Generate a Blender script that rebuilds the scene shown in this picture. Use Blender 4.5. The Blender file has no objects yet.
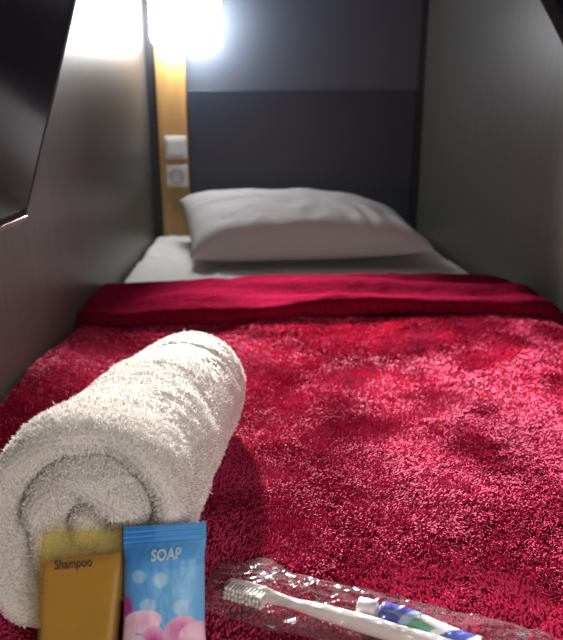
import bpy, bmesh, math, random
import numpy as np
from mathutils import Vector, Matrix
random.seed(4); rng = np.random.default_rng(7)
C = bpy.context.scene.collection
MZ = 0.45                      # top of the blanket stands 45 cm above the floor; heights below are from there
R = math.radians

# ------------------------------------------------------------------ noise
def _hash(ix, iy, iz):
    h = (ix*374761393 + iy*668265263 + iz*2147483647 % 4294967291) & 0xffffffff
    h = ((h ^ (h >> 13))*1274126177) & 0xffffffff
    h = ((h ^ (h >> 16))*2246822519) & 0xffffffff
    return ((h ^ (h >> 15)) & 0xffff)/32767.5 - 1
def noise(x, y, z=0.0):
    x, y, z = np.broadcast_arrays(np.asarray(x, float), np.asarray(y, float), np.asarray(z, float))
    ix, iy, iz = (np.floor(a).astype(np.int64) for a in (x, y, z))
    fx, fy, fz = x-ix, y-iy, z-iz
    s = lambda t: t*t*t*(t*(t*6-15)+10)
    u, v, w = s(fx), s(fy), s(fz)
    r = 0
    for a in (0, 1):
        for b in (0, 1):
            for c in (0, 1):
                r = r + _hash(ix+a, iy+b, iz+c)*(u if a else 1-u)*(v if b else 1-v)*(w if c else 1-w)
    return r
def fbm(x, y, z=0.0, o=4):
    r, a, f = 0, 1.0, 1.0
    for i in range(o):
        r = r + a*noise(x*f+17*i, y*f-9*i, np.asarray(z)*f+5*i); a *= .5; f *= 2.03
    return r
def sstep(a, b, x):
    t = np.clip((x-a)/(b-a), 0, 1); return t*t*(3-2*t)

# ------------------------------------------------------------------ objects
def empty(name, loc):
    o = bpy.data.objects.new(name, None); C.objects.link(o)
    o.location = (loc[0], loc[1], loc[2]+MZ); o.empty_display_size = .03
    return o
def tag(o, label, cat, group=None):
    o['label'] = label; o['category'] = cat
    if group: o['group'] = group
    return o
def link(name, me, mat, parent=None, loc=(0, 0, 0)):
    o = bpy.data.objects.new(name, me); C.objects.link(o)
    if mat: me.materials.append(mat)
    if parent: o.parent = parent
    else: o.location = (loc[0], loc[1], loc[2]+MZ)
    return o
def base_of(parent):
    b = Vector((0, 0, 0)); p = parent
    while p: b += p.location; p = p.parent
    return b
def mesh(name, V, Fc, mat, parent=None, loc=(0, 0, 0), smooth=True, cols=None, merge=0):
    """V in scene coordinates (heights from the blanket top)."""
    V = np.asarray(V, float).copy()
    b = base_of(parent) if parent else Vector((loc[0], loc[1], loc[2]+MZ))
    V[:, 0] -= b.x; V[:, 1] -= b.y; V[:, 2] -= b.z-MZ
    me = bpy.data.meshes.new(name); me.from_pydata(V.tolist(), [], [tuple(map(int, f)) for f in Fc])
    bm = bmesh.new(); bm.from_mesh(me)
    if merge: bmesh.ops.remove_doubles(bm, verts=bm.verts, dist=merge)
    bmesh.ops.recalc_face_normals(bm, faces=bm.faces); bm.to_mesh(me); bm.free()
    if smooth: me.polygons.foreach_set('use_smooth', [True]*len(me.polygons))
    if cols is not None:
        a = me.color_attributes.new('Print', 'FLOAT_COLOR', 'POINT')
        c = np.ones((len(V), 4)); c[:, :3] = cols; a.data.foreach_set('color', c.ravel())
    me.update()
    return link(name, me, mat, parent, loc)
def grid_faces(n, m, wrap_m=False, off=0):
    F = []
    for i in range(n-1):
        for j in range(m if wrap_m else m-1):
            k = (j+1) % m
            F.append((off+i*m+j, off+i*m+k, off+(i+1)*m+k, off+(i+1)*m+j))
    return F
def box(name, lo, hi, mat, parent=None, bev=.002, loc=None, M=None, seg=2):
    bm = bmesh.new(); bmesh.ops.create_cube(bm, size=1)
    for v in bm.verts:
        v.co = Vector([(lo[i]+hi[i])/2 + v.co[i]*(hi[i]-lo[i]) for i in range(3)])
    if bev: bmesh.ops.bevel(bm, geom=list(bm.edges), offset=bev, segments=seg, affect='EDGES', profile=.5)
    if M is not None: bm.transform(M)
    me = bpy.data.meshes.new(name)
    l = loc or [(lo[0]+hi[0])/2, (lo[1]+hi[1])/2, lo[2]]
    if M is not None and not loc: l = list(M @ Vector(l))
    b = base_of(parent) if parent else Vector((l[0], l[1], l[2]+MZ))
    bm.transform(Matrix.Translation((-b.x, -b.y, MZ-b.z)))
    bm.to_mesh(me); bm.free()
    return link(name, me, mat, parent, l)
def cyl(name, p0, p1, r0, r1, mat, parent, n=28):
    p0, p1 = Vector(p0), Vector(p1); a = (p1-p0).normalized()
    s = a.orthogonal().normalized(); t = a.cross(s)
    V, bv = [], min(r0, r1)*.12
    prof = [(0, r0-bv), (bv, r0), ((p1-p0).length-bv, r1), ((p1-p0).length, r1-bv)]
    for d, r in prof:
        for k in range(n):
            an = 2*math.pi*k/n; V.append(p0+a*d+(s*math.cos(an)+t*math.sin(an))*r)
    F = grid_faces(4, n, True)+[tuple(range(n)), tuple(range(3*n, 4*n))]
    o = mesh(name, [tuple(v) for v in V], F, mat, parent)
    return o
def text_mesh(txt, size, bold=0.0):
    cu = bpy.data.curves.new('lettering', 'FONT'); cu.body = txt; cu.size = size
    cu.align_x = 'CENTER'; cu.align_y = 'CENTER'; cu.offset = bold; cu.resolution_u = 3
    o = bpy.data.objects.new('lettering_source', cu); C.objects.link(o)
    dg = bpy.context.evaluated_depsgraph_get(); me = bpy.data.meshes.new_from_object(o.evaluated_get(dg))
    V = np.array([v.co[:] for v in me.vertices]); F = [tuple(p.vertices) for p in me.polygons]
    bpy.data.objects.remove(o); bpy.data.curves.remove(cu); bpy.data.meshes.remove(me)
    return V, F
def blades(name, p, lean, ln, wd, m, parent, nrm=None):
    """a pile of short curved fibres standing on points p, all in one object"""
    n = len(p); nrm = np.tile((0, 0, 1.0), (n, 1)) if nrm is None else nrm
    a = rng.uniform(0, 2*math.pi, n); sd = np.stack([np.cos(a), np.sin(a), .3*np.sin(3*a)], 1)
    sd -= nrm*(sd*nrm).sum(1, keepdims=True); sd /= np.linalg.norm(sd, axis=1, keepdims=True)+1e-9
    ln = ln[:, None]; w = sd*wd[:, None]*.5
    mid = p+nrm*ln*.55+lean*ln*.28; tip = p+nrm*ln*.74+lean*ln*.85
    base = p-nrm*ln*.12
    V = np.stack([base-w, base+w, mid+w, mid-w, tip+w*.35, tip-w*.35], 1).reshape(-1, 3)
    b = base_of(parent); V = V-np.array([b.x, b.y, b.z-MZ])
    k = np.arange(n)[:, None]*6
    Fi = np.concatenate([k+np.array([0, 1, 2, 3]), k+np.array([3, 2, 4, 5])], 1).reshape(-1).astype(np.int32)
    me = bpy.data.meshes.new(name); me.vertices.add(len(V)); me.vertices.foreach_set('co', V.ravel())
    me.loops.add(len(Fi)); me.loops.foreach_set('vertex_index', Fi)
    me.polygons.add(len(Fi)//4); me.polygons.foreach_set('loop_start', np.arange(0, len(Fi), 4, dtype=np.int32))
    me.polygons.foreach_set('use_smooth', np.ones(len(Fi)//4, bool)); me.update(calc_edges=True)
    o = link(name, me, m, parent); o['kind'] = 'stuff'; return o
def structure(o):
    o['kind'] = 'structure'; return o

# ------------------------------------------------------------------ materials
def mat(name, col, rough=.5, **kw):
    m = bpy.data.materials.new(name); m.use_nodes = True
    nt = m.node_tree; b = nt.nodes['Principled BSDF']
    b.inputs['Base Color'].default_value = (*col, 1); b.inputs['Roughness'].default_value = rough
    for k, v in kw.items():
        k = k.replace('_', ' ')
        b.inputs[k].default_value = (*v, 1) if isinstance(v, tuple) else v
    m['b'] = 0
    return m
def N(m, t, **kw):
    n = m.node_tree.nodes.new(t)
    for k, v in kw.items():
        if k in n.inputs: n.inputs[k].default_value = v
        else: setattr(n, k, v)
    return n
def L(m, a, ao, b, bi): m.node_tree.links.new(a.outputs[ao], b.inputs[bi])
def P(m): return m.node_tree.nodes['Principled BSDF']
def coords(m, scale=(1, 1, 1)):
    t = N(m, 'ShaderNodeTexCoord'); mp = N(m, 'ShaderNodeMapping'); mp.inputs['Scale'].default_value = scale
    L(m, t, 'Object', mp, 'Vector'); return mp
def add_noise_bump(m, scale, strength, dist, vscale=(1, 1, 1), detail=3, prev=None):
    mp = coords(m, vscale); n = N(m, 'ShaderNodeTexNoise', Scale=scale, Detail=detail, Roughness=.6); L(m, mp, 0, n, 'Vector')
    b = N(m, 'ShaderNodeBump', Strength=strength, Distance=dist); L(m, n, 'Fac', b, 'Height')
    if prev: L(m, prev, 0, b, 'Normal')
    L(m, b, 0, P(m), 'Normal'); return b
def add_color_noise(m, c0, c1, scale, vscale=(1, 1, 1), lo=.35, hi=.65, detail=4):
    mp = coords(m, vscale); n = N(m, 'ShaderNodeTexNoise', Scale=scale, Detail=detail, Roughness=.6); L(m, mp, 0, n, 'Vector')
    r = N(m, 'ShaderNodeValToRGB'); e = r.color_ramp.elements
    e[0].position, e[1].position = lo, hi; e[0].color = (*c0, 1); e[1].color = (*c1, 1)
    L(m, n, 'Fac', r, 'Fac'); L(m, r, 'Color', P(m), 'Base Color'); return r

wall_m = mat('brushed_grey_laminate', (.2, .2, .19), .38)
add_color_noise(wall_m, (.066, .064, .059), (.087, .085, .079), 6, (14, 14, .7))
add_noise_bump(wall_m, 9, .25, .002, (40, 40, 1.2))
back_up = mat('slate_panel', (.068, .082, .110), .42); add_noise_bump(back_up, 60, .12, .001)
back_lo = mat('dark_slate_panel', (.017, .026, .042), .45); add_noise_bump(back_lo, 60, .12, .001)
corner_m = mat('dark_corner_trim', (.02, .02, .025), .5)
wood_m = mat('orange_wood', (.5, .27, .06), .45)
add_color_noise(wood_m, (.38, .21, .07), (.46, .27, .095), 5, (12, 12, 1))
ceil_m = mat('grey_ceiling_panel', (.25, .25, .25), .6); add_noise_bump(ceil_m, 80, .1, .001)
dark_m = mat('dark_aisle_wall', (.018, .016, .014), .7); add_noise_bump(dark_m, 30, .1, .001)
floor_m = mat('dark_floor', (.05, .045, .04), .6); add_noise_bump(floor_m, 50, .2, .001)
plat_m = mat('platform_board', (.12, .11, .1), .6); add_noise_bump(plat_m, 50, .2, .001)
white_pl = mat('white_plastic', (.62, .62, .62), .35); add_noise_bump(white_pl, 200, .05, .0005)
grey_pl = mat('grey_plastic', (.22, .22, .22), .4); add_noise_bump(grey_pl, 200, .05, .0005)
metal_m = mat('brass_contact', (.5, .42, .25), .35, Metallic=1.0); add_noise_bump(metal_m, 200, .05, .0005)
screen_m = mat('glossy_black_glass', (.008, .009, .011), .16, Specular_IOR_Level=.6); add_noise_bump(screen_m, 14, .03, .001)
bezel_m = mat('black_plastic', (.02, .02, .022), .3); add_noise_bump(bezel_m, 120, .08, .0005)
silver_m = mat('silver_trim', (.32, .30, .29), .4, Metallic=.5); add_noise_bump(silver_m, 200, .05, .0005)
lamp_m = mat('lit_opal_diffuser', (.9, .9, .9), .5, Emission_Color=(.93, .97, 1.0), Emission_Strength=31.0)

def fabric_weave(m, s=900, st=.15):
    mp = coords(m); w = N(m, 'ShaderNodeTexNoise', Scale=s, Detail=2); L(m, mp, 0, w, 'Vector')
    b = N(m, 'ShaderNodeBump', Strength=st, Distance=.0006); L(m, w, 'Fac', b, 'Height'); L(m, b, 0, P(m), 'Normal'); return b
sheet_m = mat('white_cotton', (.74, .72, .68), .8); fabric_weave(sheet_m)
pillow_m = mat('pillowcase_cotton', (.53, .49, .49), .8); fabric_weave(pillow_m)

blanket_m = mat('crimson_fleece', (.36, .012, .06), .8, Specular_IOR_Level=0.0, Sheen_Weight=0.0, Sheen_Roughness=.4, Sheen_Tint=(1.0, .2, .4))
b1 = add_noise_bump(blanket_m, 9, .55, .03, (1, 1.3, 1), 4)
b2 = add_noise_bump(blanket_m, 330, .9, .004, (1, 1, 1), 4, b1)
r_ = add_color_noise(blanket_m, (.10, .003, .014), (.17, .006, .027), 330, (1, 1, 1), .38, .6, 3)  # colour darkened to stand in for pile self-shadow, bare fold included
pile_m = mat('crimson_pile', (.50, .012, .09), .65, Sheen_Weight=.06, Sheen_Roughness=.4, Sheen_Tint=(1.0, .2, .45), Specular_IOR_Level=.08)
add_color_noise(pile_m, (.34, .010, .058), (.66, .062, .165), 6.5, (1, 1, 1), .35, .65, 3)  # broad pale pink blotches put the sheen of brushed nap into the colour
towel_m = mat('white_terry', (.80, .765, .72), .9, Sheen_Weight=.3, Sheen_Roughness=.5, Sheen_Tint=(1, .97, .93))
add_noise_bump(towel_m, 620, .8, .003, (1, 1, 1), 3)

towel_pile_m = mat('terry_loops', (.84, .805, .76), .9); add_noise_bump(towel_pile_m, 900, .1, .0005)
# shampoo: tinted clear plastic around an amber liquid
bottle_m = mat('clear_yellowish_plastic', (.80, .72, .36), .12, Specular_IOR_Level=.3); add_noise_bump(bottle_m, 40, .15, .002)
liquid_m = mat('amber_shampoo', (.66, .385, .001), .2, Specular_IOR_Level=.12); add_noise_bump(liquid_m, 45, .4, .003)
ink_m = mat('dark_print', (.045, .025, .015), .6); add_noise_bump(ink_m, 300, .05, .0003)
white_ink = mat('pale_print', (.50, .69, .82), .5); add_noise_bump(white_ink, 300, .05, .0003)
def let_through(m, tint, fac):
    t = N(m, 'ShaderNodeBsdfTransparent'); t.inputs[0].default_value = (*tint, 1); x = N(m, 'ShaderNodeMixShader'); x.inputs[0].default_value = fac
    L(m, t, 0, x, 1); L(m, P(m), 0, x, 2); L(m, x, 0, m.node_tree.nodes['Material Output'], 'Surface')
def print_mat(name, rough, spec=.5):
    m = mat(name, (1, 1, 1), rough, Specular_IOR_Level=spec)
    a = N(m, 'ShaderNodeVertexColor', layer_name='Print'); L(m, a, 'Color', P(m), 'Base Color')
    add_noise_bump(m, 120, .12, .001); return m
let_through(bottle_m, (.97, .93, .68), .11); let_through(liquid_m, (.95, .66, .012), .42)
soap_m = print_mat('printed_foil', .42, .35)
tube_m = print_mat('printed_tube', .32)
brush_m = mat('white_brush_plastic', (.74, .72, .66), .3); add_noise_bump(brush_m, 200, .04, .0004)
bristle_m = mat('nylon_bristles', (.76, .73, .66), .5); add_noise_bump(bristle_m, 400, .2, .0006)
film_m = bpy.data.materials.new('clear_film'); film_m.use_nodes = True
nt = film_m.node_tree; nt.nodes.remove(P(film_m))
tr = N(film_m, 'ShaderNodeBsdfTransparent'); tr.inputs[0].default_value = (.95, .93, .95, 1)
gl = N(film_m, 'ShaderNodeBsdfGlossy'); gl.inputs['Color'].default_value = (1, 1, 1, 1); gl.inputs['Roughness'].default_value = .13
lw = N(film_m, 'ShaderNodeLayerWeight', Blend=.2); mx = N(film_m, 'ShaderNodeMixShader')
mp = coords(film_m); vn = N(film_m, 'ShaderNodeTexNoise', Scale=45, Detail=2); L(film_m, mp, 0, vn, 'Vector')
bp = N(film_m, 'ShaderNodeBump', Strength=.5, Distance=.004); L(film_m, vn, 'Fac', bp, 'Height')
L(film_m, bp, 0, gl, 'Normal'); L(film_m, bp, 0, lw, 'Normal')
ma = N(film_m, 'ShaderNodeMath', operation='MULTIPLY_ADD'); ma.inputs[1].default_value = .6; ma.inputs[2].default_value = .03
L(film_m, lw, 'Fresnel', ma, 0); L(film_m, ma, 0, mx, 0); L(film_m, tr, 0, mx, 1); L(film_m, gl, 0, mx, 2)
df = N(film_m, 'ShaderNodeBsdfDiffuse'); df.inputs[0].default_value = (.85, .83, .85, 1); m2 = N(film_m, 'ShaderNodeMixShader'); m2.inputs[0].default_value = .032
L(film_m, mx, 0, m2, 1); L(film_m, df, 0, m2, 2); L(film_m, m2, 0, nt.nodes['Material Output'], 'Surface')

# ------------------------------------------------------------------ the pod
YB = 2.26; XL = -.462; XR = .45; ZF = -MZ; ZC = 1.0
structure(box('floor', (-1.2, -2.4, ZF-.05), (2.0, YB+.1, ZF), floor_m, bev=0))
structure(box('ceiling', (-1.2, -2.4, ZC), (2.0, YB+.1, ZC+.04), ceil_m, bev=0))
structure(box('wall_left', (XL-.03, .1, ZF), (XL, YB+.03, ZC), wall_m, bev=0))
# right side panel with its slanted front edge
prof = [(YB+.03, ZF), (YB+.03, ZC), (1.93, ZC), (1.4165, .586), (1.02, .27), (.1, .27), (.1, ZF)]
n = len(prof); V = [(XR, y, z) for y, z in prof]+[(XR+.03, y, z) for y, z in prof]
F = [tuple(range(n)), tuple(range(n, 2*n))]+[(i, (i+1) % n, n+(i+1) % n, n+i) for i in range(n)]
structure(mesh('wall_right', V, F, wall_m, loc=(XR, 1.2, ZF), smooth=False))
structure(box('wall_back', (XL, YB, ZF), (2.0, YB+.03, ZC), back_up, bev=0))
structure(box('wall_aisle', (1.97, -2.4, ZF), (2.0, YB, ZC), dark_m, bev=0))
structure(box('trim_1', (-.430, YB-.024, ZF), (-.336, YB, ZC), wood_m, bev=.0015))                 # orange wood post
structure(box('trim_2', (-.334, YB-.022, ZF), (.424, YB, .452), back_lo, bev=.003))                 # dark lower panel
structure(box('trim_3', (.427, YB-.012, ZF), (XR, YB, ZC), corner_m, bev=.001))
structure(box('trim_4', (XL, YB-.012, ZF), (-.431, YB, ZC), corner_m, bev=.001))
structure(box('trim_5', (XL+.002, .28, ZF), (XR-.002, YB-.024, -.24), plat_m, bev=.004))            # bed platform

# lamp in the head corner
lamp = tag(empty('wall_lamp', (-.33, YB-.024, .575)), 'glaring white wall lamp in the corner above the wood post', 'lamp')
box('housing', (-.42, YB-.04, .59), (-.23, YB-.0245, .735), white_pl, lamp, .006)
box('diffuser', (-.432, YB-.11, .572), (-.218, YB-.04, .745), lamp_m, lamp, .033, seg=6)

# light switch and socket on the post
yf = YB-.024
def plate(name, x, z, label, cat):
    r = tag(empty(name, (x, yf, z)), label, cat)
    box('plate', (x-.0365, yf-.009, z-.0365), (x+.0365, yf-.0002, z+.0365), white_pl, r, .004)
    return r
sw = plate('light_switch', -.3755, .272, 'white square light switch upper of two plates on the wood post', 'light switch')
box('rocker', (-.402, yf-.013, .2455), (-.349, yf-.008, .2985), white_pl, sw, .003)
so = plate('power_socket', -.3755, .180, 'white square power socket below the light switch on the wood post', 'socket')
cx, cz = -.3755, .180
an = np.linspace(0, 2*math.pi, 41)[:-1]
V = []
for r, y in ((.0235, yf-.0095), (.0225, yf-.0125), (.020, yf-.0125), (.019, yf-.0045), (.0005, yf-.0045)):
    V += [(cx+r*math.cos(a), y, cz+r*math.sin(a)) for a in an]
mesh('recess', V, grid_faces(5, 40, True), grey_pl, so)
for s in (-1, 1):
    cyl('pin_hole', (cx+s*.0095, yf-.0058, cz), (cx+s*.0095, yf-.0043, cz), .0026, .0026, bezel_m, so, 16)
    box('earth_clip', (cx-.0025, yf-.0115, cz+s*.0185-.0012), (cx+.0025, yf-.0045, cz+s*.0185+.0012), metal_m, so, .0005)

# television tilted out from the left wall
tv = tag(empty('television', (XL, .57, .38)), 'glossy black flat television tilted forward on the left wall', 'television')
Mt = Matrix.Translation((-.4305, .816, .233+MZ-MZ)) @ Matrix.Rotation(R(18.6), 4, 'Y')
TH, TW = .36, .56     # height along the tilted edge, length along the wall
box('rear_housing', (-.0135, -TW, .002), (-.004, 0, TH), bezel_m, tv, .002, M=Mt)
box('screen', (-.004, -TW+.006, .012), (-.0005, -.006, TH-.006), screen_m, tv, .0008, M=Mt)
box('bezel', (-.004, -.006, 0), (.0005, 0, TH), bezel_m, tv, .0008, M=Mt)
box('bezel', (-.004, -TW, TH-.006), (.0005, -.0062, TH), bezel_m, tv, .0008, M=Mt)
b_ = box('trim_strip', (-.008, -TW, -.003), (.0015, -.001, .0028), silver_m, tv, .0008, M=Mt); b_['label'] = 'silver strip along the lower edge'
V = []
box('wall_bracket', (XL-.002, .47, .35), (XL+.062, .59, .45), bezel_m, tv, .003)

# ------------------------------------------------------------------ bedding
mt = tag(empty('mattress', (-.01, 1.25, -.24)), 'mattress in a white fitted sheet running up to the back panel', 'mattress')
box('core', (-.442, .30, -.238), (.42, 2.215, -.03), sheet_m, mt, .03)
# fitted sheet: a skin over the mattress with small creases
nx, ny = 150, 260
sx = np.linspace(-1, 1, nx); yy = np.linspace(.292, 2.226, ny)
def cross(s, half, drop, pl, pr=None):
    """flat top that rolls over both edges: returns x, z for s in -1..1"""
    p = np.where(s < 0, pl, pr if pr else pl)
    t = np.abs(s)*(half+drop-.43*p)
    flat = half-p
    x = np.where(t < flat, t, flat+p*np.sin(np.clip((t-flat)/p, 0, math.pi/2)))
    z = np.where(t < flat, 0, -p*(1-np.cos(np.clip((t-flat)/p, 0, math.pi/2))))
    z = z-np.clip(t-flat-p*math.pi/2, 0, None)
    return np.sign(s)*x, z
X, Z = cross(sx, .450, .16, .022, .05)
XX, YY = np.meshgrid(X-.007, yy); ZZ = np.meshgrid(Z, yy)[0].copy()
edge = np.minimum(sstep(2.227, 2.205, YY), 1)
ZZ += -.018-.03*(1-edge)**1.5
top = sstep(-.06, -.02, ZZ)
ZZ += top*edge*(.0035*fbm(XX*9, YY*7, 1)+.004*np.maximum(0, np.sin(XX*55+6*fbm(XX*2, YY*3, 3)))**4*sstep(1.45, 1.6, YY)*sstep(.02, .25, np.abs(XX)))
V = np.stack([XX.ravel(), YY.ravel(), ZZ.ravel()], 1)
sh = mesh('fitted_sheet', V, grid_faces(ny, nx), sheet_m, mt); sh['label'] = 'creased white cotton sheet'

# blanket: lies from the foot end, is turned back at the head end
nx = 330
sx = np.linspace(-1, 1, nx)
ypath = np.concatenate([np.linspace(.275, .8, 250), np.linspace(.803, 1.352, 190)])
T = [(y, 0.0) for y in ypath]
for a in np.linspace(-80, 85, 16): T.append((1.357+.013*math.cos(R(a)), .0135+.0135*math.sin(R(a))))
for y in np.linspace(1.352, 1.15, 80): T.append((y, .027+.007*math.sin((1.352-y)/.202*math.pi)))
for a in np.linspace(90, 262, 16): T.append((1.148+.016*math.cos(R(a)), .0115+.0155*math.sin(R(a))))
T = np.array(T); nt_ = len(T); nflat = len(ypath)
X, Z = cross(sx, .457, .17, .016, .085)
XX = np.repeat(X[None]-.006, nt_, 0); ZZ = np.repeat(Z[None], nt_, 0).copy()
YY = np.repeat(T[:, :1], nx, 1); ZO = .86*np.repeat(T[:, 1:], nx, 1)
flap = np.repeat((np.arange(nt_) >= nflat)[:, None], nx, 1).astype(float)
k = np.arange(nt_)
# the turned edge wanders a little across the bed
YY = YY + flap*(sstep(1.33, 1.2, YY))*(.016*np.sin(XX*7+1)+.012*fbm(XX*5, .3, 2))
YY = YY + sstep(1.2, 1.34, YY)*(.01*np.sin(XX*5+.5)+.006*noise(XX*8, 2.2))
und = .006*fbm(XX*4.5, YY*4.0, 7)
wr = .0045*(1-np.abs(fbm(XX*3+.8*YY, YY*8-1.5*XX, 11, 3)))**3
calm = sstep(.52, .9, YY)*.9+.1
towel_calm = 1-.9*sstep(.30, .12, np.abs(XX+.23))*sstep(.95, .75, YY)
ZZ = ZZ+ZO+(und+wr-.003)*calm*towel_calm
ZZ += (1-flap)*sstep(1.22, 1.12, YY)*(.0006*fbm(XX*120, YY*120, 2, 3))
ZZ += flap*sstep(1.36, 1.3, YY)*(.0085*np.sin(YY*56+1.5*noise(XX*3, 5.5)+XX*3)*sstep(-.45, .1, XX)*sstep(1.14, 1.2, YY)+.003*fbm(XX*8, YY*12, 21, 2))
ZZ += .026*sstep(-.34, -.435, XX)*sstep(1.2, .85, YY)*(ZZ > -.1)
# keep the side hangs clear of the walls
XX = np.clip(XX, XL+.004, XR-.003)
ZZ = np.where(ZZ < -.19, -.19, ZZ)
V = np.stack([XX.ravel(), YY.ravel(), ZZ.ravel()], 1)
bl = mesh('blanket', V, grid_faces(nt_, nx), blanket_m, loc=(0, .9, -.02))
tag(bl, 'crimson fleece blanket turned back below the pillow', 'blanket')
def on_blanket(n, y0, y1):
    i = rng.uniform(np.searchsorted(ypath, y0), np.searchsorted(ypath, y1)-2, n); j = rng.uniform(28, nx-34, n)
    a, b = i.astype(int), j.astype(int); f, g = (i-a)[:, None], (j-b)[:, None]
    G = np.stack([XX, YY, ZZ], -1)
    return (G[a, b]*(1-f)+G[a+1, b]*f)*(1-g)+(G[a, b+1]*(1-f)+G[a+1, b+1]*f)*g
def nap(p):
    x, y = p[:, 0], p[:, 1]
    k = fbm(x*5+3, y*5, 31, 3)+.5*fbm(x*22, y*22, 3, 2)
    a = R(-90)+2.2*k; t = .6+.3*fbm(x*6, y*6, 44, 2)+.25*noise(x*60, y*60, 5)
    return np.stack([np.cos(a)*t, np.sin(a)*t, 0*x], 1)+rng.normal(0, .17, (len(x), 3))
q = np.concatenate([on_blanket(175000, .28, .74), on_blanket(45000, .55, .92), on_blanket(75000, .72, 1.14)])
near = 1-sstep(.55, .95, q[:, 1])
ln = (.0036-.0007*near)*rng.uniform(.7, 1.25, len(q))*(1+.32*fbm(q[:, 0]*130, q[:, 1]*130, 6, 2))
pile = blades('fleece_pile', q, nap(q), ln, (.0025-.0010*near)*rng.uniform(.8, 1.2, len(q)), pile_m, bl)
so_ = bl.modifiers.new('thickness', 'SOLIDIFY'); so_.thickness = .006; so_.offset = -1

# pillow
n = 120
u = np.linspace(-1, 1, n); UU, VV = np.meshgrid(u, u)
def pillow_side(sgn):
    a, b, H = .322, .235, (.093 if sgn > 0 else .03)
    x = a*UU*(1-.045*(1-VV**2)-.02*VV); y = b*VV*(1-.08*(1-UU**2))
    x = x-.052*sstep(0, -1, UU)*(VV+.4)
    eu = np.where(UU < 0, 4.5-1.9*sstep(-.2, .8, VV), 2.3); ev = np.where(VV < 0, 10, 2.6)
    prof = np.clip((1-np.abs(UU)**eu), 0, 1)**.5*np.clip((1-np.abs(VV)**ev), 0, 1)**.5
    h = H*prof
    if sgn > 0: h = h+prof*.0045*np.exp(-((VV+.55)/.4)**2)*np.cos(UU*21+4*noise(UU*3, VV*1.2, 6)+1.5*VV)*sstep(-.7, .1, UU)
    rad = np.arctan2(VV, UU)
    wr = noise(np.cos(rad)*7+4, np.sin(rad)*7, 3)*.006*prof*(np.abs(UU)**1.5)+.005*fbm(UU*2.6, VV*2.6, 8)*prof
    if sgn > 0:
        h = h+wr+.004*np.sin(UU*16+3*VV+2*noise(UU*2, VV*2, 4))*prof*sstep(.1, .9, VV)*.8
    lift = (.045-.025*UU)*sstep(-.75, .95, VV)*(1-.35*sstep(.3, 1, UU))+.006*sstep(-.4, -1, UU)*sstep(-.2, .9, VV)
    return x, y, sgn*h+lift
Vs = []
for s in (1, -1):
    x, y, z = pillow_side(s); Vs.append(np.stack([x.ravel(), y.ravel(), z.ravel()], 1))
V = np.concatenate(Vs); F = grid_faces(n, n)+[f[::-1] for f in grid_faces(n, n, off=n*n)]
Mp = Matrix.Translation((.012, 1.86, .034)) @ Matrix.Rotation(R(-3), 4, 'Z') @ Matrix.Rotation(R(-1.5), 4, 'Y') @ Matrix.Rotation(R(2), 4, 'X')
V = np.array([tuple(Mp @ Vector(v)) for v in V]); V[:, 2] = np.maximum(V[:, 2], -.0165+.002*np.abs(noise(V[:, 0]*20, V[:, 1]*20)))
pl = mesh('pillow', V, F, pillow_m, loc=(0, 1.86, -.014), merge=.0003); tag(pl, 'plump white pillow at the head of the bed', 'pillow')

# ------------------------------------------------------------------ rolled towel
p_near = np.array([-.2785, .399, .0]); p_far = np.array([-.219, .728, .0])
ax = p_far-p_near; LEN = np.linalg.norm(ax); ax /= LEN; rt = np.array([ax[1], -ax[0], 0])
TURN = 2.45; PITCH = .0290; TH0 = .0127; R0 = .004
nth = 760
th = np.linspace(0, TURN*2*math.pi, nth)
# axial stations, tighter near the front
la = np.concatenate([LEN*np.linspace(0, .14, 46)**1.0, LEN*np.linspace(.145, .90, 150), LEN*np.linspace(.905, 1.0, 30)])
LA, TT = np.meshgrid(la, th)
def towel_side(sgn):
    layer = TT/(2*math.pi)
    # each layer's end lies a little further in or out
    endoff = .012*noise(TT*.55, 3.3)+.018*(1-np.clip(layer/TURN, 0, 1))**1.0+.006*noise(TT*1.9, 8.8)
    endf = .006*noise(TT*.7, 13.3)
    l = endoff+(LA/LEN)*(LEN-endoff-endf)
    d0 = l-endoff; d1 = (LEN-endf)-l
    e = .030
    cap = np.sqrt(np.clip(1-(1-np.clip(d0/e, 0, 1))**2, 0, 1))*np.sqrt(np.clip(1-(1-np.clip(d1/e, 0, 1))**2, 0, 1))
    tipc = np.sqrt(np.clip(1-(1-np.clip((th[-1]-TT)/.22, 0, 1))**2, 0, 1))*np.sqrt(np.clip((TT+.001)/.5, 0, 1))
    hth = TH0*cap*tipc*(1+.22*noise(TT*1.3, l*9, 5))
    taper = 1-.19*np.clip(l/LEN, 0, 1)**1.1
    puff = 1+.10*np.exp(-d0/.05)
    rr = R0+PITCH*layer*(1+.0*l)
    rr = rr*(1+.05*noise(np.cos(TT)*1.3+layer*.35, np.sin(TT)*1.3, l*7))
    rr = rr+.0025*fbm(TT*1.4, l*26, 9, 3)*np.minimum(layer, 1)
    r = (rr+sgn*hth)*taper*puff**.5
    r = r+sgn*cap*(.0010*fbm(np.cos(TT)*rr*420, np.sin(TT)*rr*420, l*420, 2)*np.minimum(1, layer+.2))
    # hem near the far end
    hem = np.exp(-((l-LEN*.80)/.004)**2)
    r = r-(sgn > 0)*hem*.0035*sstep(TURN-1.0, TURN-.9, layer)
    ang = TT+R(-95)-TURN*2*math.pi
    cx = r*np.cos(ang); cz = r*np.sin(ang)
    return l, cx, cz, taper
Vs = []; 
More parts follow.
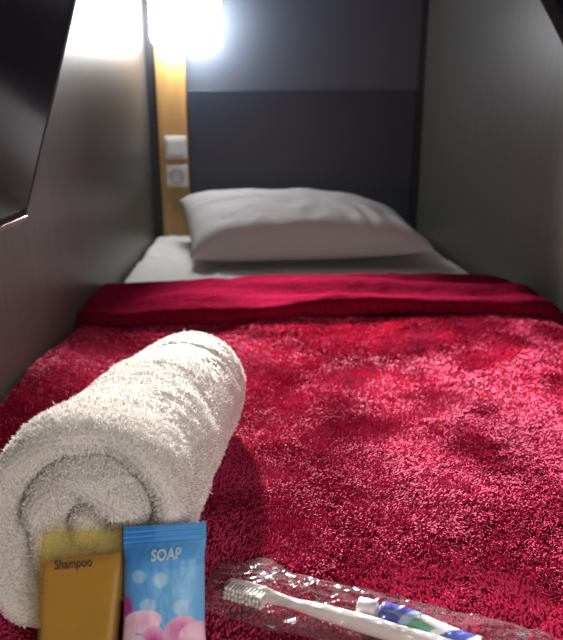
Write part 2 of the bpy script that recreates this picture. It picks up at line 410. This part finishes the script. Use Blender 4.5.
for s in (1, -1):
    l, cx, cz, tp = towel_side(s)
    RR = (R0+PITCH*TURN)*1.02
    zc = cz+RR*tp*.99
    # weight flattens the underside, the roll sags wider
    zc = np.where(zc < .02, .02*np.exp(np.clip((zc-.02)/.02, -4, 0))-.0*zc, zc)
    zc = zc-.0065
    q = p_near[None, None]+l[..., None]*ax+(cx*1.03)[..., None]*rt
    q = q-((.021*np.clip(1-zc/.16, 0, 1)*np.clip(1-l/LEN, 0, 1))[..., None])*ax
    q[..., 2] = np.maximum(zc, .0015)
    Vs.append(q.reshape(-1, 3))
V = np.concatenate(Vs); M_ = nth*len(la)
F = grid_faces(nth, len(la))+[f[::-1] for f in grid_faces(nth, len(la), off=M_)]
tw = mesh('towel', V, F, towel_m, loc=(float(p_near[0]+.03), .57, 0.0), merge=1e-5); tag(tw, 'white terry towel rolled up on the crimson blanket', 'towel')

npol = len(tw.data.polygons); ce = np.zeros(npol*3); no = np.zeros(npol*3); ar = np.zeros(npol)
tw.data.polygons.foreach_get('center', ce); tw.data.polygons.foreach_get('normal', no); tw.data.polygons.foreach_get('area', ar)
ce = ce.reshape(-1, 3); no = no.reshape(-1, 3); ce = ce+np.array([tw.location.x, tw.location.y, tw.location.z-MZ])
dl = (ce-p_near)@ax; dr = np.hypot((ce-p_near)@rt, ce[:, 2]-.08*(1-.19*np.clip(dl/LEN, 0, 1)))
keep = ((dl < .045) | (dl > LEN-.03) | (dr > .062*(1-.19*np.clip(dl/LEN, 0, 1)))) & (ce[:, 2] > .004)
pr = ar*keep*np.where(dl < .06, 2.2, 1.0); pr /= pr.sum()
ix = rng.choice(npol, 260000, p=pr)
q = ce[ix]+rng.normal(0, .0006, (len(ix), 3)); nn = no[ix]
blades('terry_pile', q, rng.normal(0, .55, (len(ix), 3)), .0013*rng.uniform(.6, 1.3, len(ix)), .00065*rng.uniform(.8, 1.3, len(ix)), towel_pile_m, tw, nn)

# ------------------------------------------------------------------ shampoo bottle
def frame(org, right, up):
    r = Vector(right).normalized(); u = Vector(up); u = (u-r*u.dot(r)).normalized(); nrm = r.cross(u)   # nrm points away from the viewer when right=+x, up=+z -> -y
    M = Matrix((r, u, nrm)).transposed().to_4x4(); return Matrix.Translation(org) @ M
def loft(secs, k=40, e=5.0):
    """secs: (v, half width, half depth); rounded-rectangle rings in the local frame"""
    V = []
    for v, w, d in secs:
        for i in range(k):
            a = 2*math.pi*i/k; c, s = math.cos(a), math.sin(a)
            V.append((w*math.copysign(abs(c)**(2/e), c), v, d*math.copysign(abs(s)**(2/e), s)))
    m = len(secs); F = grid_faces(m, k, True)+[tuple(range(k)), tuple(range((m-1)*k, m*k))]
    return V, F
BO = Vector((-.2800, .343, .0068))
Fb = frame(BO, (1, -.02, .0), (-.02, .049, .070))
app = lambda M, V: [tuple(M @ Vector(v)) for v in V]
HB = .083
bt = tag(empty('shampoo_bottle', (BO.x, BO.y, .002)), 'small clear bottle of amber shampoo leaning on the towel', 'bottle')
secs = [(0, .019, .008), (.0015, .0225, .0105), (.006, .0232, .0112), (.05, .0257, .0115), (.0745, .0264, .0112), (.080, .0264, .0105), (.0823, .0256, .0092), (HB, .0245, .0075)]
V, F = loft([(a, b*1.055, c*(.8-.4*a/.083)) for a, b, c in secs], 48, 5.5); b = mesh('bottle_body', app(Fb, V), F, bottle_m, bt); b['label'] = 'clear yellowish plastic shell with rounded shoulders'
# liquid with a slanting surface
def lw_(v): return np.interp(v, [0, .006, .05, .084], [.0208, .0217, .024, .0257])
V = []; k = 48; lv = [.0025, .006, .02, .035, .05, .058, .063]
for i, v in enumerate(lv):
    for j in range(k):
        a = 2*math.pi*j/k; c, s = math.cos(a), math.sin(a)
        w = lw_(v); x = w*math.copysign(abs(c)**(2/5.5), c); z = .0077*(1-.45*v/.083)*math.copysign(abs(s)**(2/5.5), s); x *= 1.045
        y = v
        if i >= 5: y = v+(.0 if i == 5 else .001)+(.0045*sstep(.2, .9, np.array(x/w))+.0005*math.sin(x*300))*(1 if i == 6 else .6)
        V.append((x, float(y), z))
F = grid_faces(len(lv), k, True)+[tuple(range(k)), tuple(range((len(lv)-1)*k, len(lv)*k))]
lq = mesh('liquid', app(Fb, V), F, liquid_m, bt); lq['label'] = 'amber liquid filling three quarters of the bottle'
V, F = text_mesh('Shampoo', .0085, .00012)
V[:, 0] *= .78
cth = R(4); V = np.stack([-.0045+V[:, 0]*math.cos(cth)-V[:, 1]*math.sin(cth), .0625+V[:, 0]*math.sin(cth)+V[:, 1]*math.cos(cth), np.full(len(V), .0072)], 1)
tx = mesh('lettering', app(Fb, V), F, ink_m, bt, smooth=False); tx['label'] = 'dark word Shampoo printed on the front'

# ------------------------------------------------------------------ soap sachet
SO = Vector((-.2240, .340, .003))
Fs = frame(SO, (1, -.03, .01), (.002, .039, .0775))
HS = .091; HWs = .0274
nu, nv = 150, 240
u = np.linspace(-1, 1, nu); v = np.linspace(0, 1, nv); UU, VV = np.meshgrid(u, v)
def soap_z(U, Vv):
    body = np.clip(1-np.abs(U)**3.2, 0, 1)**.6*np.clip(sstep(.10, .26, Vv)*sstep(.90, .74, Vv), 0, 1)**.8
    z = .0095*body
    cr = sstep(.87, .885, Vv)+sstep(.13, .115, Vv)
    z = z+cr*.0007*np.sin(Vv*HS/.0034*2*math.pi)
    z = z+(1-np.clip(cr, 0, 1))*.0006*fbm(U*3, Vv*5, 4)*np.clip(1-U**4, 0, 1)
    return z+.0006
def soap_x(U, Vv):
    return U*HWs*(1-.035*sstep(.12, .3, Vv)*sstep(.9, .72, Vv))
def soap_y(U, Vv):
    return Vv*HS+sstep(.985, 1, Vv)*.0007*(np.abs(((U*24) % 2)-1)*2-1)+.0012*U*sstep(.5, 1, Vv)
def lerp(a, b, t): return a+(b-a)*t[..., None]
px = 125+(UU+1)*40; py = 670-VV*150
col = lerp(np.array([.085, .30, .68]), np.array([.16, .45, .78]), sstep(-.9, .8, UU+.6*(1-VV)))
col = lerp(col, np.array([.02, .10, .45]), .85*sstep(-.18, -.30, UU)*sstep(.885, .90, VV))
col = lerp(col, np.array([.03, .16, .52]), .7*sstep(.0, -.8, UU)*sstep(.66, .80, VV))
col = lerp(col, np.array([.06, .29, .66]), .5*sstep(.69, .71, VV-.02*UU))
for (a, b_, r, al) in ((142, 571, 8.5, .5), (163, 575, 9, .65), (151, 601, 9.5, .6), (183, 603, 9.5, .65)):
    d = np.hypot(px-a, py-b_); col = lerp(col, np.array([.45, .68, .80]), al*sstep(r, r*.62, d))
def petal(a, b_, rx, ry, rot, c_in, c_out, soft=.12):
    global col
    c, s = math.cos(R(rot)), math.sin(R(rot)); dx, dy = px-a, py-b_
    d = np.hypot((dx*c+dy*s)/rx, (-dx*s+dy*c)/ry)
    pc = lerp(np.array(c_in), np.array(c_out), np.clip(d, 0, 1)**1.4)
    col = np.where((sstep(1, 1-soft, d))[..., None] > 0, lerp(col, np.zeros(3), 0*d)*(1-sstep(1, 1-soft, d))[..., None]+pc*sstep(1, 1-soft, d)[..., None], col)
MG = (.48, .05, .28); PK = (.78, .42, .58); PL = (.86, .62, .72)
petal(130, 603, 8, 15, 0, MG, (.30, .06, .35), .5)
petal(146, 616, 20, 12, -8, PK, PL)
petal(130, 634, 10, 16, 10, PL, PK)
petal(157, 636, 13, 17, 0, MG, PK)
petal(140, 642, 11, 14, 20, PL, (.8, .5, .62))
petal(183, 625, 17, 14, -20, (.62, .14, .40), PK)
petal(195, 634, 15, 17, 25, PL, PK)
petal(178, 640, 10, 4, 10, (.14, .03, .05), (.25, .05, .1), .4)
petal(150, 660, 22, 12, 0, MG, PK)
petal(185, 660, 20, 12, 0, (.6, .1, .36), PL)
front = np.stack([soap_x(UU, VV), soap_y(UU, VV), soap_z(UU, VV)], -1).reshape(-1, 3)
back = np.stack([soap_x(UU, VV), soap_y(UU, VV), -soap_z(UU, VV)*.55+.0004], -1).reshape(-1, 3)
V = np.concatenate([front, back]); cols = np.concatenate([col.reshape(-1, 3), np.tile((.08, .32, .7), (nu*nv, 1))])
F = grid_faces(nv, nu)+[f[::-1] for f in grid_faces(nv, nu, off=nu*nv)]
per = [j for j in range(nu)]+[i*nu+nu-1 for i in range(1, nv)]+[(nv-1)*nu+j for j in range(nu-2, -1, -1)]+[i*nu for i in range(nv-2, 0, -1)]
F += [(per[i], per[(i+1) % len(per)], nu*nv+per[(i+1) % len(per)], nu*nv+per[i]) for i in range(len(per))]
sp = tag(empty('soap_packet', tuple(SO)), 'blue printed soap sachet with pink flowers leaning on the towel', 'soap packet')
mesh('wrapper', app(Fs, V), F, soap_m, sp, cols=cols)
V, F = text_mesh('SOAP', .0088, .00035); V[:, 0] *= .9
for VV_, FF_ in ((V, F),):
    th_ = R(3); X_ = VV_[:, 0]*math.cos(th_)-VV_[:, 1]*math.sin(th_)+.0022; Y_ = VV_[:, 0]*math.sin(th_)+VV_[:, 1]*math.cos(th_)+.0730
    Z_ = soap_z(X_/HWs, Y_/HS)+.0021
    if VV_ is V: t_ = mesh('lettering', app(Fs, np.stack([X_, Y_, Z_], 1)), FF_, white_ink, sp, smooth=False); t_['label'] = 'pale word SOAP printed below the crimped top'

# ------------------------------------------------------------------ toothbrush, toothpaste, clear bag
A = Vector((-.1835, .4105, .0105)); Bv = Vector((-.006, .3255, .0085))
ad = (Bv-A).normalized(); ld = Vector((ad.y, -ad.x, 0)).normalized()      # ld points toward the foot of the bed
if ld.y > 0: ld = -ld
up = Vector((0, 0, 1)); ld = (ld*.93+up*.2).normalized(); ud = ad.cross(ld); 
if ud.z < 0: ud = -ud
tb = tag(empty('toothbrush', (-.09, .366, .002)), 'white toothbrush lying inside the clear crinkled bag', 'toothbrush')
tl = (Bv-A).length
S = [(0, .0035, .0045), (.003, .0022, .0058), (.010, .0023, .0064), (.030, .0024, .0064), (.036, .0026, .0050), (.046, .0031, .0034), (.056, .0035, .0036), (.075, .0046, .0050), (.11, .0052, .0058), (.15, .0050, .0055), (.178, .0045, .005), (.19, .0032, .0038), (.194, .0012, .0016)]
V = []; k = 20
for d, hw, hh in S:
    c0 = A+ad*d*(tl/.194)
    for i in range(k):
        a = 2*math.pi*i/k; V.append(tuple(c0+ld*math.copysign(abs(math.cos(a))**.75, math.cos(a))*hw*1.2+ud*math.copysign(abs(math.sin(a))**.75, math.sin(a))*hh))
F = grid_faces(len(S), k, True)+[tuple(range(k)), tuple(range((len(S)-1)*k, len(S)*k))]
mesh('handle', V, F, brush_m, tb)
V, F = [], []
for i in range(11):
    for j in range(3):
        c0 = A+ad*(.0035+.0028*i)+ud*(-.0034+.0034*j)+ld*.0018
        jit = ad*random.uniform(-.0005, .0005)+ud*random.uniform(-.0005, .0005)
        ln = .0112+random.uniform(-.0005, .0004)
        o_ = len(V); kk = 8
        for q, (t, rr) in enumerate(((0, .0013), (.6, .00135), (.95, .0015), (1, .0012))):
            for m_ in range(kk):
                a = 2*math.pi*m_/kk; V.append(tuple(c0+ld*ln*t+jit*t+(ad*math.cos(a)+ud*math.sin(a))*rr))
        F += grid_faces(4, kk, True, o_)+[tuple(range(o_+3*kk, o_+4*kk))]
mesh('bristles', V, F, bristle_m, tb)

# toothpaste
T0 = Vector((-.0895, .3815, .0105)); T1 = Vector((-.014, .344, .0085)); td = (T1-T0).normalized()
tp = tag(empty('toothpaste_tube', (-.06, .364, .002)), 'mini toothpaste tube with white cap behind the toothbrush handle', 'toothpaste')
cyl('cap', T0-td*.001, T0+td*.0125, .0066, .0072, white_pl, tp, 32)
sd = td.cross(up).normalized(); 
if sd.y > 0: sd = -sd
V, cols = [], []; k = 64; ns = 70; LT = (T1-T0).length-.0125
for i in range(ns):
    t = i/(ns-1); s = t*LT
    neck = sstep(0, .07, np.array(t)); fl = float(sstep(.25, 1.0, np.array(t)))
    w = (.0045+.0035*float(neck))*(1+.25*fl); h = (.0045+.0035*float(neck))*(1-fl)+.0007*fl
    c0 = T0+td*(.0125+s); c0 = c0-up*(c0.z-(.0025+h))*.6
    for j in range(k):
        a = 2*math.pi*j/k; V.append(tuple(c0+sd*math.cos(a)*w+up*math.sin(a)*h))
        y = math.sin(a)
        q = t+.10*math.cos(a)*(1 if True else 0)
        c = np.array((.80, .80, .78))
        if t < .03: c = np.array((.8, .8, .8))
        elif q < .33: c = np.array((.06, .08, .36))
        elif q < .42: c = np.array((.35, .50, .72))
        elif q < .62 and math.cos(a) > .35: c = np.array((.10, .42, .22))
        elif .70 < q < .86: c = np.array((.07, .10, .42))
        cols.append(c)
F = grid_faces(ns, k, True)+[tuple(range(k)), tuple(range((ns-1)*k, ns*k))]
tb_ = mesh('tube', V, F, tube_m, tp, cols=np.array(cols)); tb_['label'] = 'white tube printed with blue and green swooshes'

# bag
nsb, ntb = 240, 84
s = np.linspace(0, 1, nsb); t = np.linspace(-1, 1, ntb); SS, TTb = np.meshgrid(s, t, indexing='ij')
B0 = np.array([-.198, .4225, 0]); B1 = np.array([.045, .319, 0]); bd = B1-B0; BL = np.linalg.norm(bd); bd /= BL; bn = np.array([-bd[1], bd[0], 0])
def bag(sgn):
    half = .0275+.002*noise(SS*9, 1.5)+.0015*np.sin(SS*13)
    half = half+.009*np.exp(-((SS-.13)/.05)**2)*(TTb > 0)*TTb*1.5
    endf = np.minimum(sstep(0, .10, SS), sstep(1, .86, SS))
    wob = .004*noise(TTb*2.2, SS*0+(2 if True else 0))*(1-endf)
    fill = np.clip(1-np.abs(TTb)**2.6, 0, 1)**.75*endf
    rid = (1-np.abs(noise(SS*15+2*TTb, TTb*3.2-SS*9, 4)))**3+.6*(1-np.abs(noise(SS*30-3*TTb, TTb*4+SS*9, 9)))**3
    if sgn > 0: z = .0022+.0195*fill*(.84+.16*noise(SS*5, TTb*1.5, 6))+.0020*rid*(.35+.65*np.minimum(1, fill*2))+(1-endf)*.006*np.abs(noise(TTb*3, SS*10, 2))
    else: z = .0008+.0004*rid
    p = B0+SS[..., None]*bd*BL+wob[..., None]*bd+(TTb*half)[..., None]*bn
    p[..., 2] = z; return p.reshape(-1, 3)
V = np.concatenate([bag(1), bag(-1)])
F = grid_faces(nsb, ntb)+[f[::-1] for f in grid_faces(nsb, ntb, off=nsb*ntb)]
per = [j for j in range(ntb)]+[i*ntb+ntb-1 for i in range(1, nsb)]+[(nsb-1)*ntb+j for j in range(ntb-2, -1, -1)]+[i*ntb for i in range(nsb-2, 0, -1)]
F += [(per[i], per[(i+1) % len(per)], nsb*ntb+per[(i+1) % len(per)], nsb*ntb+per[i]) for i in range(len(per))]
bg = mesh('plastic_bag', V, F, film_m, loc=(-.08, .37, .001)); tag(bg, 'clear crinkled plastic bag on the blanket holding a toothbrush kit', 'plastic bag')

# ------------------------------------------------------------------ light
def area(name, loc, target, size, power, col):
    l = bpy.data.lights.new(name, 'AREA'); l.size = size; l.energy = power; l.color = col
    o = bpy.data.objects.new(name, l); C.objects.link(o); o.location = (loc[0], loc[1], loc[2]+MZ)
    d = Vector(target)-Vector(loc); o.rotation_euler = d.to_track_quat('-Z', 'Y').to_euler(); return o
area('fill_light', (.03, -.27, .38), (-.2, .5, .08),   .3, 2.5, (1.0, .91, .86))  # unseen soft fill added near the camera to brighten the towel front
sl = bpy.data.lights.new('reading_beam', 'SPOT'); sl.energy = 560; sl.spot_size = R(49); sl.spot_blend = 1.0; sl.shadow_soft_size = .035; sl.color = (1, .98, .95)
so2 = bpy.data.objects.new('reading_beam', sl); C.objects.link(so2); so2.location = (-.325, YB-.135, .66+MZ)
so2.rotation_euler = (Vector((.16, .45, .08))-Vector((-.325, YB-.135, .66))).to_track_quat('-Z', 'Y').to_euler()
w = bpy.data.worlds.new('dim_room'); bpy.context.scene.world = w; w.use_nodes = True
w.node_tree.nodes['Background'].inputs[0].default_value = (.9, .92, 1, 1); w.node_tree.nodes['Background'].inputs[1].default_value = .03

# ------------------------------------------------------------------ camera
cd = bpy.data.cameras.new('camera'); cam = bpy.data.objects.new('camera', cd); C.objects.link(cam)
cam.location = (-.17, 0, .34+MZ); cam.rotation_euler = (R(90-16.67), 0, R(-3.7))
cd.sensor_fit = 'VERTICAL'; cd.sensor_height = 36; cd.lens = 36*648/640; cd.clip_start = .02
cd.dof.use_dof = True; cd.dof.focus_distance = .56; cd.dof.aperture_fstop = (cd.lens/1000)/.0045
sc = bpy.context.scene; sc.camera = cam
sc.view_settings.view_transform = 'Standard'; sc.view_settings.look = 'None'; sc.view_settings.gamma = 1
sc.view_settings.use_curve_mapping = False; sc.view_settings.exposure = .6
